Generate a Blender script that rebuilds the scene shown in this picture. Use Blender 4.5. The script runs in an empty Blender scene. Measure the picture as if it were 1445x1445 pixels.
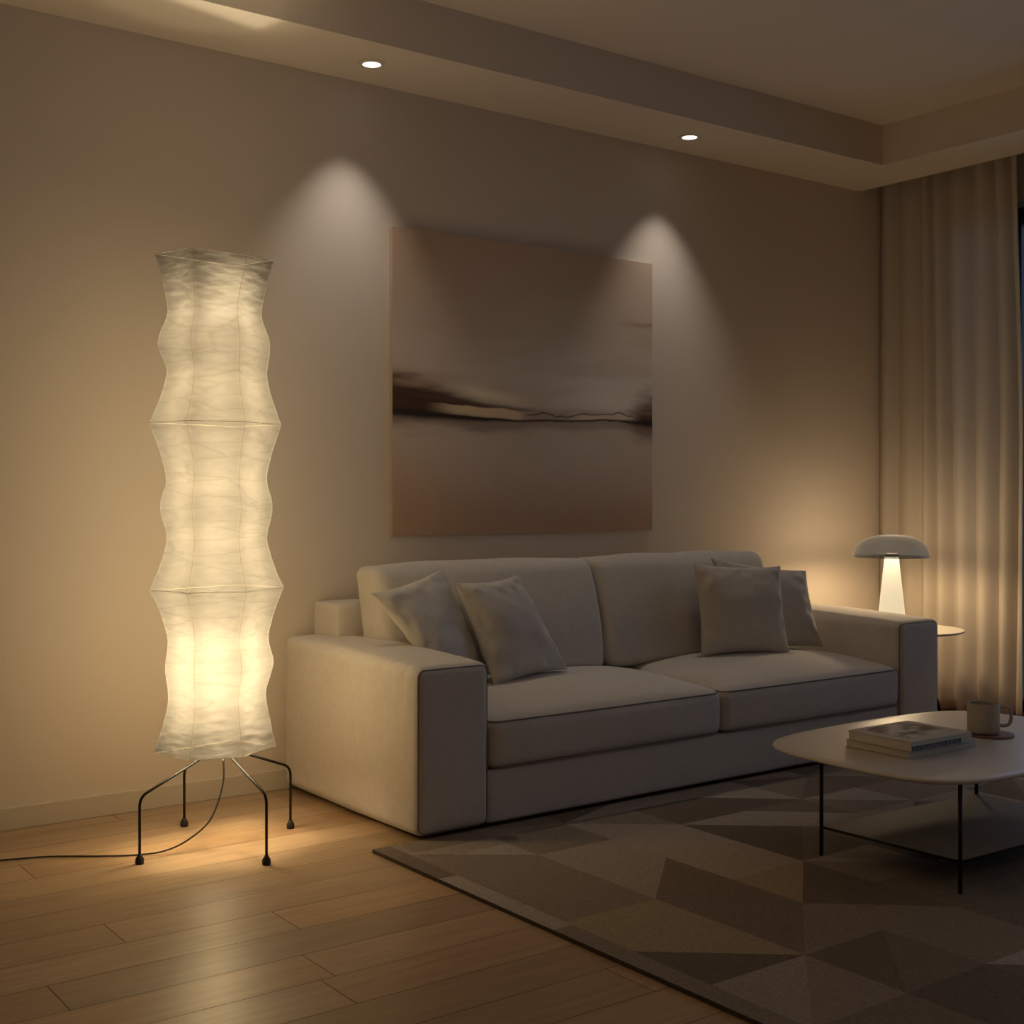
import bpy, bmesh, math, random
from mathutils import Vector, Matrix, noise
random.seed(7)
sc = bpy.context.scene
COL = sc.collection
PI = math.pi

# ------------------------------------------------------------------ camera, world, exposure
cd = bpy.data.cameras.new('camera')
cam = bpy.data.objects.new('camera', cd)
COL.objects.link(cam)
sc.camera = cam
YAW = 36.368                                   # degrees between the view axis and the wall normal
cam.location = (0, 0, 1.15)
cam.rotation_euler = (PI/2, 0, -math.radians(YAW))
cd.sensor_width = 36
cd.lens = 1795/1445*36
cd.shift_y = -25.5/1445
cd.clip_start = 0.05

w = bpy.data.worlds.new('dusk'); sc.world = w
w.use_nodes = True
bg = w.node_tree.nodes['Background']
bg.inputs[0].default_value = (0.30, 0.43, 0.66, 1)
bg.inputs[1].default_value = 0.88

pl = bpy.data.lights.new('window_portal', 'AREA')
pl.shape = 'RECTANGLE'; pl.size = 5.6; pl.size_y = 2.6; pl.energy = 1
pl.cycles.is_portal = True
po = bpy.data.objects.new('window_portal', pl); COL.objects.link(po)
po.location = (6.03, 1.6, 1.33); po.rotation_euler = (0, PI/2, 0)
pl.size, pl.size_y = 2.6, 5.6

# unseen soft fill light, added behind the camera to brighten the dark end
al = bpy.data.lights.new('rear_fill_light', 'AREA'); al.shape = 'RECTANGLE'; al.size = 2.4; al.size_y = 1.6
al.energy = 6.5; al.color = (1.0, 0.83, 0.66)
ao = bpy.data.objects.new('rear_fill_light', al); COL.objects.link(ao); ao.location = (3.2, -1.4, 3.0)

sc.view_settings.view_transform = 'Standard'
sc.view_settings.look = 'None'
sc.view_settings.gamma = 1
sc.view_settings.use_curve_mapping = False
sc.view_settings.exposure = 0.48
cy = sc.cycles
cy.max_bounces = 12; cy.diffuse_bounces = 7; cy.glossy_bounces = 4
cy.transmission_bounces = 10; cy.transparent_max_bounces = 16
cy.sample_clamp_indirect = 4; cy.use_denoising = True
cy.caustics_reflective = False; cy.caustics_refractive = False

WARM = (1.0, 0.775, 0.44)
LAMP_BULBS = [(0.42, 4.0), (0.56, 5.0), (0.67, 5.0), (0.86, 3.5), (1.02, 3.5), (1.18, 3.5), (1.34, 3.3), (1.50, 2.9), (1.66, 2.4), (1.80, 2.0)]
LAMP_DOWN, LAMP_UP, CAP_W = 3.6, 28.0, 15.0   # height, watts
SPOT_W = 14.0

# ------------------------------------------------------------------ materials
def new_mat(name):
    m = bpy.data.materials.new(name); m.use_nodes = True
    nt = m.node_tree; b = nt.nodes['Principled BSDF']
    return m, nt, b

def rgba(c): return (c[0], c[1], c[2], 1)

def mat(name, col, rough=0.6, metal=0.0, var=0.0, vscale=8.0, bump=0.0, bscale=200.0, sheen=0.0, spec=None, stretch=None, coat=0.0):
    m, nt, b = new_mat(name)
    b.inputs['Base Color'].default_value = rgba(col)
    b.inputs['Roughness'].default_value = rough
    b.inputs['Metallic'].default_value = metal
    if sheen: b.inputs['Sheen Weight'].default_value = sheen
    if coat: b.inputs['Coat Weight'].default_value = coat
    if spec is not None: b.inputs['Specular IOR Level'].default_value = spec
    tc = nt.nodes.new('ShaderNodeTexCoord')
    vec = tc.outputs['Object']
    if stretch:
        mp = nt.nodes.new('ShaderNodeMapping'); mp.inputs['Scale'].default_value = stretch
        nt.links.new(vec, mp.inputs[0]); vec = mp.outputs[0]
    if var:
        n = nt.nodes.new('ShaderNodeTexNoise'); n.inputs['Scale'].default_value = vscale
        n.inputs['Detail'].default_value = 4
        nt.links.new(vec, n.inputs['Vector'])
        r = nt.nodes.new('ShaderNodeValToRGB')
        r.color_ramp.elements[0].position = 0.3; r.color_ramp.elements[1].position = 0.7
        r.color_ramp.elements[0].color = rgba([c*(1-var) for c in col])
        r.color_ramp.elements[1].color = rgba([min(1, c*(1+var)) for c in col])
        nt.links.new(n.outputs[0], r.inputs[0]); nt.links.new(r.outputs[0], b.inputs['Base Color'])
    if bump:
        n = nt.nodes.new('ShaderNodeTexNoise'); n.inputs['Scale'].default_value = bscale
        n.inputs['Detail'].default_value = 3
        nt.links.new(vec, n.inputs['Vector'])
        bp = nt.nodes.new('ShaderNodeBump'); bp.inputs['Strength'].default_value = bump
        bp.inputs['Distance'].default_value = 0.002
        nt.links.new(n.outputs[0], bp.inputs['Height']); nt.links.new(bp.outputs[0], b.inputs['Normal'])
    return m

def attr_mat(name, rough=0.6, bump=0.0, bscale=200, var=0.0, vscale=60, stretch=(1, 1, 1), spec=0.5, coat=0.0):
    """colour from a per-face / per-vertex colour attribute 'tint', modulated by noise"""
    m, nt, b = new_mat(name)
    a = nt.nodes.new('ShaderNodeAttribute'); a.attribute_name = 'tint'
    b.inputs['Roughness'].default_value = rough
    b.inputs['Specular IOR Level'].default_value = spec
    b.inputs['Coat Weight'].default_value = coat
    tc = nt.nodes.new('ShaderNodeTexCoord')
    mp = nt.nodes.new('ShaderNodeMapping'); mp.inputs['Scale'].default_value = stretch
    nt.links.new(tc.outputs['Object'], mp.inputs[0])
    out = a.outputs['Color']
    if var:
        n = nt.nodes.new('ShaderNodeTexNoise'); n.inputs['Scale'].default_value = vscale; n.inputs['Detail'].default_value = 6
        nt.links.new(mp.outputs[0], n.inputs['Vector'])
        mr = nt.nodes.new('ShaderNodeMapRange')
        mr.inputs['From Min'].default_value = 0.25; mr.inputs['From Max'].default_value = 0.75
        mr.inputs['To Min'].default_value = 1-var; mr.inputs['To Max'].default_value = 1+var
        nt.links.new(n.outputs[0], mr.inputs['Value'])
        vm = nt.nodes.new('ShaderNodeVectorMath'); vm.operation = 'SCALE'
        nt.links.new(out, vm.inputs[0]); nt.links.new(mr.outputs[0], vm.inputs['Scale'])
        out = vm.outputs[0]
    nt.links.new(out, b.inputs['Base Color'])
    if bump:
        n = nt.nodes.new('ShaderNodeTexNoise'); n.inputs['Scale'].default_value = bscale
        nt.links.new(mp.outputs[0], n.inputs['Vector'])
        bp = nt.nodes.new('ShaderNodeBump'); bp.inputs['Strength'].default_value = bump; bp.inputs['Distance'].default_value = 0.003
        nt.links.new(n.outputs[0], bp.inputs['Height']); nt.links.new(bp.outputs[0], b.inputs['Normal'])
    return m

def emit_mat(name, col, strength):
    m, nt, b = new_mat(name)
    b.inputs['Base Color'].default_value = rgba(col)
    b.inputs['Emission Color'].default_value = rgba(col)
    b.inputs['Emission Strength'].default_value = strength
    return m

M = {}
M['wall'] = mat('wall_paint', (0.66, 0.585, 0.50), 0.9, bump=0.04, bscale=350, spec=0.0)
M['ceiling'] = mat('ceiling_paint', (0.74, 0.665, 0.57), 0.9, spec=0.0)
M['base'] = mat('baseboard_paint', (0.56, 0.50, 0.41), 0.6)
M['sofa'] = mat('sofa_fabric', (0.56, 0.515, 0.46), 0.95, var=0.04, vscale=40, bump=0.25, bscale=700, sheen=0.15, spec=0.15)
M['piping'] = mat('sofa_piping', (0.20, 0.175, 0.15), 0.9, spec=0.1)
M['pillow'] = mat('pillow_linen', (0.56, 0.52, 0.465), 0.95, var=0.05, vscale=60, bump=0.3, bscale=600, sheen=0.15, spec=0.15)
M['ring_wire'] = mat('ring_wire', (0.62, 0.55, 0.42), 0.7)
M['black'] = mat('black_steel', (0.010, 0.009, 0.008), 0.55, spec=0.25)
M['rubber'] = mat('black_rubber', (0.015, 0.013, 0.012), 0.7)
M['cord'] = mat('cord_rubber', (0.03, 0.022, 0.016), 0.6)
M['tabletop'] = mat('cream_lacquer', (0.60, 0.545, 0.475), 0.36, var=0.02, vscale=5)
M['shelf'] = mat('shelf_metal', (0.17, 0.14, 0.11), 0.6, spec=0.2)
M['mug'] = mat('mug_stoneware', (0.42, 0.375, 0.30), 0.7, var=0.08, vscale=90, bump=0.1)
M['coffee'] = mat('mug_inside', (0.05, 0.035, 0.025), 0.4)
M['coaster'] = mat('coaster_leather', (0.20, 0.10, 0.065), 0.6, var=0.1, vscale=60)
M['paper'] = mat('book_pages', (0.55, 0.50, 0.42), 0.8, var=0.12, vscale=40, stretch=(1, 1, 60))
M['cover2'] = mat('book_cover_sand', (0.46, 0.42, 0.36), 0.6)
M['spine'] = mat('book_spine_grey', (0.42, 0.42, 0.38), 0.6)
M['band'] = mat('spine_dark_band', (0.03, 0.032, 0.033), 0.5)
M['ink'] = mat('spine_lettering', (0.28, 0.28, 0.26), 0.6)
M['cap'] = mat('lamp_cap_enamel', (0.22, 0.24, 0.28), 0.25, coat=0.5)
def glassy(m, amount, col):
    nt = m.node_tree; b = nt.nodes['Principled BSDF']
    x = nt.nodes.new('ShaderNodeBsdfTransparent'); x.inputs[0].default_value = rgba(col)
    mx = nt.nodes.new('ShaderNodeMixShader'); mx.inputs[0].default_value = amount
    nt.links.new(b.outputs[0], mx.inputs[1]); nt.links.new(x.outputs[0], mx.inputs[2])
    nt.links.new(mx.outputs[0], nt.nodes['Material Output'].inputs[0])
glassy(M['cap'], 0.42, (0.86, 0.92, 1.0))
M['lining'] = mat('lamp_cap_lining', (0.04, 0.035, 0.03), 0.8)
glassy(M['lining'], 0.5, (0.95, 0.97, 1.0))
M['sidetop'] = mat('side_table_lacquer', (0.66, 0.60, 0.52), 0.4)
M['frame'] = mat('black_window_frame', (0.012, 0.014, 0.014), 0.4)
M['rail'] = mat('rail_aluminium', (0.45, 0.47, 0.46), 0.4, metal=0.6)
M['trimring'] = mat('downlight_ring', (0.70, 0.66, 0.60), 0.5)
M['disc'] = emit_mat('downlight_lens', (1.0, 0.95, 0.86), 1.6)
M['subfloor'] = mat('plank_gap', (0.05, 0.03, 0.018), 0.8)
M['canvas_edge'] = mat('canvas_edge', (0.42, 0.34, 0.26), 0.8)
M['canvas'] = attr_mat('painted_canvas', 0.7, bump=0.15, bscale=500, spec=0.2)
M['cover1'] = attr_mat('printed_cover', 0.75, spec=0.15)
M['rug'] = attr_mat('rug_pile', 0.95, bump=0.6, bscale=420, var=0.22, vscale=130, spec=0.1)
M['floor'] = attr_mat('oak_planks', 0.36, bump=0.06, bscale=30, var=0.16, vscale=5, stretch=(0.7, 9, 1), spec=0.45)

# opal stem of the mushroom lamp
m, nt, b = new_mat('opal_glass')
b.inputs['Base Color'].default_value = (0.22, 0.22, 0.22, 1)
b.inputs['Roughness'].default_value = 0.35
b.inputs['Emission Color'].default_value = (1.0, 0.82, 0.52, 1)
b.inputs['Emission Strength'].default_value = 0.50
M['opal'] = m

# curtain cloth: diffuse + some translucency
m, nt, b = new_mat('curtain_cloth')
b.inputs['Base Color'].default_value = (0.76, 0.68, 0.575, 1); b.inputs['Roughness'].default_value = 0.95
b.inputs['Specular IOR Level'].default_value = 0.1
tr = nt.nodes.new('ShaderNodeBsdfTranslucent'); tr.inputs[0].default_value = (0.60, 0.56, 0.50, 1)
mx = nt.nodes.new('ShaderNodeMixShader'); mx.inputs[0].default_value = 0.38
tc = nt.nodes.new('ShaderNodeTexCoord')
mp = nt.nodes.new('ShaderNodeMapping'); mp.inputs['Scale'].default_value = (1, 1, 0.25)
n = nt.nodes.new('ShaderNodeTexNoise'); n.inputs['Scale'].default_value = 500
bp = nt.nodes.new('ShaderNodeBump'); bp.inputs['Strength'].default_value = 0.15; bp.inputs['Distance'].default_value = 0.001
nt.links.new(tc.outputs['Object'], mp.inputs[0]); nt.links.new(mp.outputs[0], n.inputs['Vector'])
nt.links.new(n.outputs[0], bp.inputs['Height']); nt.links.new(bp.outputs[0], b.inputs['Normal'])
nt.links.new(b.outputs[0], mx.inputs[1]); nt.links.new(tr.outputs[0], mx.inputs[2])
nt.links.new(mx.outputs[0], nt.nodes['Material Output'].inputs[0])
M['curtain'] = m

# washi paper: translucent + diffuse, and thin enough to let some light straight through
PK = 0.17
def washi(name, transp, fibre=0.10):
    m, nt, b = new_mat(name)
    nt.nodes.remove(b)
    tc = nt.nodes.new('ShaderNodeTexCoord')
    mp = nt.nodes.new('ShaderNodeMapping'); mp.inputs['Scale'].default_value = (1, 1, 3.0)
    nt.links.new(tc.outputs['Object'], mp.inputs[0])
    n = nt.nodes.new('ShaderNodeTexNoise'); n.inputs['Scale'].default_value = 9; n.inputs['Detail'].default_value = 8
    n.inputs['Distortion'].default_value = 1.2
    nt.links.new(mp.outputs[0], n.inputs['Vector'])
    r = nt.nodes.new('ShaderNodeValToRGB')
    r.color_ramp.elements[0].position = 0.3; r.color_ramp.elements[1].position = 0.68
    r.color_ramp.elements[0].color = ((0.92-fibre)*PK, (0.885-fibre)*PK, (0.86-fibre)*PK, 1)
    r.color_ramp.elements[1].color = (0.97*PK, 0.935*PK, 0.91*PK, 1)
    nt.links.new(n.outputs[0], r.inputs[0])
    # fold creases: the paper is doubled along thin, mostly level lines
    mp2 = nt.nodes.new('ShaderNodeMapping'); mp2.inputs['Scale'].default_value = (2.4, 2.4, 21)
    nd = nt.nodes.new('ShaderNodeTexNoise'); nd.inputs['Scale'].default_value = 7; nd.inputs['Detail'].default_value = 3
    nt.links.new(tc.outputs['Object'], nd.inputs['Vector'])
    av = nt.nodes.new('ShaderNodeVectorMath'); av.operation = 'MULTIPLY_ADD'
    av.inputs[1].default_value = (0.12, 0.12, 0.045)
    nt.links.new(nd.outputs['Color'], av.inputs[0]); nt.links.new(tc.outputs['Object'], av.inputs[2])
    nt.links.new(av.outputs[0], mp2.inputs[0])
    vo = nt.nodes.new('ShaderNodeTexVoronoi'); vo.feature = 'DISTANCE_TO_EDGE'; vo.inputs['Scale'].default_value = 1.0
    nt.links.new(mp2.outputs[0], vo.inputs['Vector'])
    cr = nt.nodes.new('ShaderNodeMapRange'); cr.inputs['From Min'].default_value = 0.0; cr.inputs['From Max'].default_value = 0.045
    cr.inputs['To Min'].default_value = 0.86; cr.inputs['To Max'].default_value = 1.0
    nt.links.new(vo.outputs['Distance'], cr.inputs['Value'])
    sc_ = nt.nodes.new('ShaderNodeVectorMath'); sc_.operation = 'SCALE'
    nt.links.new(r.outputs[0], sc_.inputs[0]); nt.links.new(cr.outputs[0], sc_.inputs['Scale'])
    n2 = nt.nodes.new('ShaderNodeTexNoise'); n2.inputs['Scale'].default_value = 26; n2.inputs['Detail'].default_value = 6
    nt.links.new(mp.outputs[0], n2.inputs['Vector'])
    bp = nt.nodes.new('ShaderNodeBump'); bp.inputs['Strength'].default_value = 0.5; bp.inputs['Distance'].default_value = 0.006
    nt.links.new(n2.outputs[0], bp.inputs['Height'])
    t = nt.nodes.new('ShaderNodeBsdfTranslucent'); d = nt.nodes.new('ShaderNodeBsdfDiffuse'); x = nt.nodes.new('ShaderNodeBsdfTransparent')
    for s in (t, d):
        nt.links.new(sc_.outputs[0], s.inputs[0]); nt.links.new(bp.outputs[0], s.inputs['Normal'])
    x.inputs[0].default_value = (1.0, 0.95, 0.84, 1)
    m1 = nt.nodes.new('ShaderNodeMixShader'); m1.inputs[0].default_value = 0.42
    m2 = nt.nodes.new('ShaderNodeMixShader'); m2.inputs[0].default_value = transp
    nt.links.new(t.outputs[0], m1.inputs[1]); nt.links.new(d.outputs[0], m1.inputs[2])
    nt.links.new(m1.outputs[0], m2.inputs[1]); nt.links.new(x.outputs[0], m2.inputs[2])
    nt.links.new(m2.outputs[0], nt.nodes['Material Output'].inputs[0])
    return m
M['washi'] = washi('washi_paper', 0.18)
M['washi_fold'] = washi('washi_fold', 0.72, 0.05)

# window glass
m, nt, b = new_mat('window_glass')
nt.nodes.remove(b)
g = nt.nodes.new('ShaderNodeBsdfGlossy'); g.inputs['Roughness'].default_value = 0.02
x = nt.nodes.new('ShaderNodeBsdfTransparent'); x.inputs[0].default_value = (0.93, 0.96, 0.96, 1)
fr = nt.nodes.new('ShaderNodeFresnel'); fr.inputs[0].default_value = 1.45
mx = nt.nodes.new('ShaderNodeMixShader')
nt.links.new(fr.outputs[0], mx.inputs[0]); nt.links.new(x.outputs[0], mx.inputs[1]); nt.links.new(g.outputs[0], mx.inputs[2])
nt.links.new(mx.outputs[0], nt.nodes['Material Output'].inputs[0])
M['glass'] = m

# ------------------------------------------------------------------ helpers
def link(name, me, material, parent=None, smooth=True, base=None):
    """mesh given in world coordinates; moved so that its origin is its root's base"""
    if parent is not None:
        r = parent
        while r.parent: r = r.parent
        b0 = Vector(r.location)
    else:
        b0 = Vector(base) if base is not None else Vector((0, 0, 0))
    me.transform(Matrix.Translation(-b0))
    o = bpy.data.objects.new(name, me)
    COL.objects.link(o)
    for mm in (material if isinstance(material, (list, tuple)) else [material]): me.materials.append(mm)
    if parent is not None: o.parent = parent
    else: o.location = b0
    if smooth:
        for p in me.polygons: p.use_smooth = True
    return o

def mesh(name, verts, faces):
    me = bpy.data.meshes.new(name); me.from_pydata([tuple(v) for v in verts], [], faces); me.update()
    return me

def bm_mesh(name, bm):
    bmesh.ops.recalc_face_normals(bm, faces=bm.faces)
    me = bpy.data.meshes.new(name); bm.to_mesh(me); bm.free(); return me

def box_bm(bm, lo, hi, bevel=0.0, seg=2):
    r = bmesh.ops.create_cube(bm, size=1)
    vs = r['verts']
    for v in vs:
        v.co = Vector([lo[i] if v.co[i] < 0 else hi[i] for i in range(3)])
    if bevel:
        es = list({e for v in vs for e in v.link_edges})
        bmesh.ops.bevel(bm, geom=es, offset=bevel, segments=seg, affect='EDGES', profile=0.5)

def boxes(name, lst, material, parent=None, bevel=0.0, base=None, smooth=False):
    bm = bmesh.new()
    for lo, hi in lst:
        b2 = bmesh.new(); box_bm(b2, lo, hi, bevel); me = bpy.data.meshes.new('t'); b2.to_mesh(me); b2.free()
        bm.from_mesh(me); bpy.data.meshes.remove(me)
    return link(name, bm_mesh(name, bm), material, parent, smooth, base)

def thing(name, loc, label, cat, group=None):
    o = bpy.data.objects.new(name, None); COL.objects.link(o); o.location = loc
    o.empty_display_size = 0.1
    return tag(o, label, cat, group)

def tag(o, label, cat, group=None):
    o['label'] = label; o['category'] = cat
    if group: o['group'] = group
    return o

def struct(o): o['kind'] = 'structure'; return o

def tube_me(name, pts, r, n=10, closed=False, radii=None):
    pts = [Vector(p) for p in pts]
    verts, faces = [], []
    N = len(pts)
    up = None
    for i, p in enumerate(pts):
        if closed: t = (pts[(i+1) % N]-pts[i-1])
        else: t = pts[min(i+1, N-1)]-pts[max(i-1, 0)]
        t.normalize()
        if up is None:
            up = Vector((0, 0, 1)) if abs(t.z) < 0.9 else Vector((1, 0, 0))
        up = (up - t*up.dot(t)); up.normalize()
        s = t.cross(up)
        rr = radii[i] if radii else r
        for k in range(n):
            a = 2*PI*k/n
            verts.append(p+(up*math.cos(a)+s*math.sin(a))*rr)
    for i in range(N if closed else N-1):
        j = (i+1) % N
        for k in range(n):
            l = (k+1) % n
            faces.append((i*n+k, j*n+k, j*n+l, i*n+l))
    if not closed:
        faces.append(tuple(range(n))); faces.append(tuple(range((N-1)*n, N*n)))
    bm = bmesh.new(); me = mesh(name, verts, faces); bm.from_mesh(me); bpy.data.meshes.remove(me)
    return bm_mesh(name, bm)

def round_path(pts, r, n=6, closed=False):
    """polyline with corners rounded by radius r"""
    pts = [Vector(p) for p in pts]; out = []
    N = len(pts)
    for i, p in enumerate(pts):
        if not closed and i in (0, N-1): out.append(p); continue
        a = pts[i-1]; b = pts[(i+1) % N]
        d1 = (a-p); d2 = (b-p)
        q = min(r, d1.length*0.49, d2.length*0.49)
        s = p+d1.normalized()*q; e = p+d2.normalized()*q
        for k in range(n+1):
            t = k/n
            out.append(s*(1-t)**2+p*2*t*(1-t)+e*t*t)
    return out

def catmull(pts, n=8):
    pts = [Vector(p) for p in pts]; out = []
    P = [pts[0]*2-pts[1]]+pts+[pts[-1]*2-pts[-2]]
    for i in range(1, len(P)-2):
        for k in range(n):
            t = k/n
            a, b, c, d = P[i-1], P[i], P[i+1], P[i+2]
            out.append(0.5*((2*b)+(c-a)*t+(2*a-5*b+4*c-d)*t*t+(3*b-a-3*c+d)*t**3))
    out.append(pts[-1]); return out

def lathe_me(name, prof, center, n=64):
    verts, faces = [], []
    cx, cy_, cz = center
    for r, z in prof:
        for k in range(n):
            a = 2*PI*k/n
            verts.append((cx+r*math.cos(a), cy_+r*math.sin(a), cz+z))
    for i in range(len(prof)-1):
        for k in range(n):
            l = (k+1) % n
            faces.append((i*n+k, i*n+l, (i+1)*n+l, (i+1)*n+k))
    me = mesh(name, verts, faces)
    bm = bmesh.new(); bm.from_mesh(me); bpy.data.meshes.remove(me)
    bmesh.ops.remove_doubles(bm, verts=bm.verts, dist=1e-6)
    return bm_mesh(name, bm)

def puffy(name, lo, hi, r, bulge=(0, 0, 0), n=26, wr=0.0, wf=6.0, seed=0, fn=None):
    """rounded box; every face swells by bulge[axis]; wr = soft wrinkle amplitude"""
    c = [(lo[i]+hi[i])/2 for i in range(3)]; a = [(hi[i]-lo[i])/2 for i in range(3)]
    bm = bmesh.new()
    for ax in range(3):
        u, v = (ax+1) % 3, (ax+2) % 3
        for sg in (-1, 1):
            grid = []
            for i in range(n+1):
                row = []
                for j in range(n+1):
                    p = [0, 0, 0]
                    # concentrate samples toward the edges
                    s = math.sin((i/n-0.5)*PI); t = math.sin((j/n-0.5)*PI)
                    p[ax] = sg*a[ax]; p[u] = s*a[u]; p[v] = t*a[v]
                    q = [max(-(a[k]-r), min(a[k]-r, p[k])) for k in range(3)]
                    d = Vector([p[k]-q[k] for k in range(3)])
                    if d.length > 1e-9: d.normalize()
                    P = Vector(q)+d*r
                    f = [max(0, 1-(P[k]/a[k])**2) for k in range(3)]
                    for k in range(3):
                        o1, o2 = (k+1) % 3, (k+2) % 3
                        P[k] += d[k]*bulge[k]*(f[o1]*f[o2])**0.75
                    W = P+Vector(c)
                    if wr:
                        W += noise.noise_vector(W*wf+Vector((seed*7.1, 0, 0)))*wr
                        W += noise.noise_vector(W*wf*3.1+Vector((0, seed*3.3, 0)))*wr*0.3
                    if fn: W = fn(W, P, a)
                    row.append(bm.verts.new(W))
                grid.append(row)
            for i in range(n):
                for j in range(n):
                    bm.faces.new((grid[i][j], grid[i+1][j], grid[i+1][j+1], grid[i][j+1]))
    bmesh.ops.remove_doubles(bm, verts=bm.verts, dist=1e-5)
    return bm_mesh(name, bm)

def set_tint(me, cols, domain='CORNER_BY_FACE'):
    if domain == 'POINT':
        at = me.color_attributes.new('tint', 'FLOAT_COLOR', 'POINT')
        for i, c in enumerate(cols): at.data[i].color = (c[0], c[1], c[2], 1)
    else:
        at = me.color_attributes.new('tint', 'FLOAT_COLOR', 'CORNER')
        for p, c in zip(me.polygons, cols):
            for li in p.loop_indices: at.data[li].color = (c[0], c[1], c[2], 1)

# ------------------------------------------------------------------ the room
YB = 4.53; XR = 6.0; XL = -1.3; YN = -3.0; ZS = 2.825; ZC = 3.027
# floor of long oak planks
PW = 0.1733; Y0 = 2.692
known = {0: 1.46, 1: 0.888, 2: 1.543, 3: 1.137, 4: 0.45, 5: 0.62, 6: 0.30, 7: 1.108, 8: 0.35, 9: 0.7}
verts, faces, cols, mi = [], [], [], []
k0 = int(math.floor((YN-Y0)/PW)); k1 = int(math.ceil((YB-Y0)/PW))
g = 0.0011
for k in range(k0, k1+1):
    ya, yb = Y0+k*PW, Y0+(k+1)*PW
    ya = max(ya, YN-0.1); yb = min(yb, YB+0.1)
    L = 2.25
    j = known.get(k, (k*0.83) % L)
    xs = [XL-0.1]
    x = j-3*L
    while x < XR+0.1:
        if x > XL: xs.append(x)
        x += L
    xs.append(XR+0.1)
    for i in range(len(xs)-1):
        n = len(verts)
        verts += [(xs[i]+g, ya+g, 0), (xs[i+1]-g, ya+g, 0), (xs[i+1]-g, yb-g, 0), (xs[i]+g, yb-g, 0)]
        faces.append((n, n+1, n+2, n+3))
        t = random.uniform(0.86, 1.12); h = random.uniform(-0.02, 0.02)
        cols.append(((0.40+h)*t, 0.262*t, (0.148-h*0.5)*t)); mi.append(0)
n = len(verts)
verts += [(XL-.1, YN-.1, -.004), (XR+.1, YN-.1, -.004), (XR+.1, YB+.1, -.004), (XL-.1, YB+.1, -.004)]
faces.append((n, n+1, n+2, n+3)); cols.append((.05, .03, .02)); mi.append(1)
n = len(verts)
verts += [(XL-.1, YN-.1, -.1), (XR+.1, YN-.1, -.1), (XR+.1, YB+.1, -.1), (XL-.1, YB+.1, -.1)]
faces.append((n+3, n+2, n+1, n)); cols.append((.05, .03, .02)); mi.append(1)
me = mesh('floor', verts, faces); set_tint(me, cols)
fl = link('floor', me, [M['floor'], M['subfloor']], smooth=False)
for p, i in zip(me.polygons, mi): p.material_index = i
struct(fl)

struct(boxes('wall_back', [((XL-.1, YB, -0.1), (XR+.1, YB+.1, ZC+.1))], M['wall']))
struct(boxes('wall_left', [((XL-.1, YN, -0.1), (XL, YB, ZC+.1))], M['wall']))
struct(boxes('wall_front', [((XL-.1, YN-.1, -0.1), (XR+.1, YN, ZC+.1))], M['wall']))
WY0, WY1, WZ0, WZ1 = -1.2, 4.15, 0.03, 2.62
struct(boxes('wall_right', [((XR, WY1, -0.1), (XR+.1, YB, ZC+.1)), ((XR, YN, -0.1), (XR+.1, WY0, ZC+.1)),
                            ((XR, WY0, WZ1), (XR+.1, WY1, ZC+.1)), ((XR, WY0, -0.1), (XR+.1, WY1, WZ0))], M['wall']))
struct(boxes('ceiling', [((XL-.1, YN-.1, ZC), (XR+.1, YB+.1, ZC+.1))], M['ceiling']))
struct(boxes('trim_1', [((XL, 4.10, ZS), (5.73, YB, ZC))], M['ceiling']))
struct(boxes('trim_2', [((5.364, YN, ZS), (5.73, 4.10, ZC))], M['ceiling']))
struct(boxes('baseboard_back', [((XL, YB-.012, 0), (XR, YB, 0.077))], M['base'], bevel=0.002))

# sliding window: black frame, panes, aluminium head rail
t = bpy.data.objects.new('window_1', None); COL.objects.link(t); t.location = (XR, (WY0+WY1)/2, WZ0); struct(t)
fw = 0.036
bx = [((XR-.02, WY0, WZ1-.085), (XR+.05, WY1, WZ1)), ((XR-.02, WY0, WZ0), (XR+.05, WY1, WZ0+.06))]
ms = [WY0, 0.1, 1.35, 2.55, 3.708, WY1-fw]
for y in ms: bx.append(((XR-.02, y, WZ0+.06), (XR+.05, y+fw, WZ1-.085)))
boxes('window_frame', bx, M['frame'], t)
for a, b_ in zip(ms[:-1], ms[1:]):
    boxes('pane', [((XR+.012, a+fw, WZ0+.06), (XR+.018, b_, WZ1-.085))], M['glass'], t)
boxes('head_rail', [((XR-.03, WY0, WZ1), (XR-.001, WY1, WZ1+.028))], M['rail'], t)

# ------------------------------------------------------------------ sofa
SX0, SX1, SYF, SYB = 2.216, 5.035, 3.532, 4.505
AW = 0.293
sofa = thing('sofa', ((SX0+SX1)/2, 4.0, 0), 'long light beige two-seat fabric sofa with broad square arms against the wall', 'sofa')
def arm_fn(W, P, a):
    # slight rise of the arm top toward the back, soft puckers on the outer face
    if P[2] > 0: W.z += 0.022*(P[1]/a[1])*0.5
    k = math.exp(-((P[1]+0.26)/0.15)**2)*max(0, P[2]/a[2]+0.4)
    W.x += 0.0065*math.sin(P[1]*95+P[2]*7)*k
    return W
for x0 in (SX0, SX1-AW):
    arm = link('armrest', puffy('armrest', (x0, SYF, 0.022), (x0+AW, SYB, 0.588), 0.032, (0.012, 0.004, 0.016), n=40, wr=0.0022, wf=4, seed=x0, fn=arm_fn), M['sofa'], sofa)
    i = 0.0085
    for y in (SYF+i,):
        lp = round_path([(x0+i, y, 0.022+i), (x0+AW-i, y, 0.022+i), (x0+AW-i, y, 0.577-i), (x0+i, y, 0.577-i)], 0.03, 6, True)
        link('piping', tube_me('piping', lp, 0.0024, 8, True), M['piping'], arm)
link('base', puffy('base', (SX0+AW-.005, SYF+.012, 0.022), (SX1-AW+.005, 4.45, 0.205), 0.015, (0, 0.004, 0), n=30, wr=0.0015, wf=3), M['sofa'], sofa)
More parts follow.
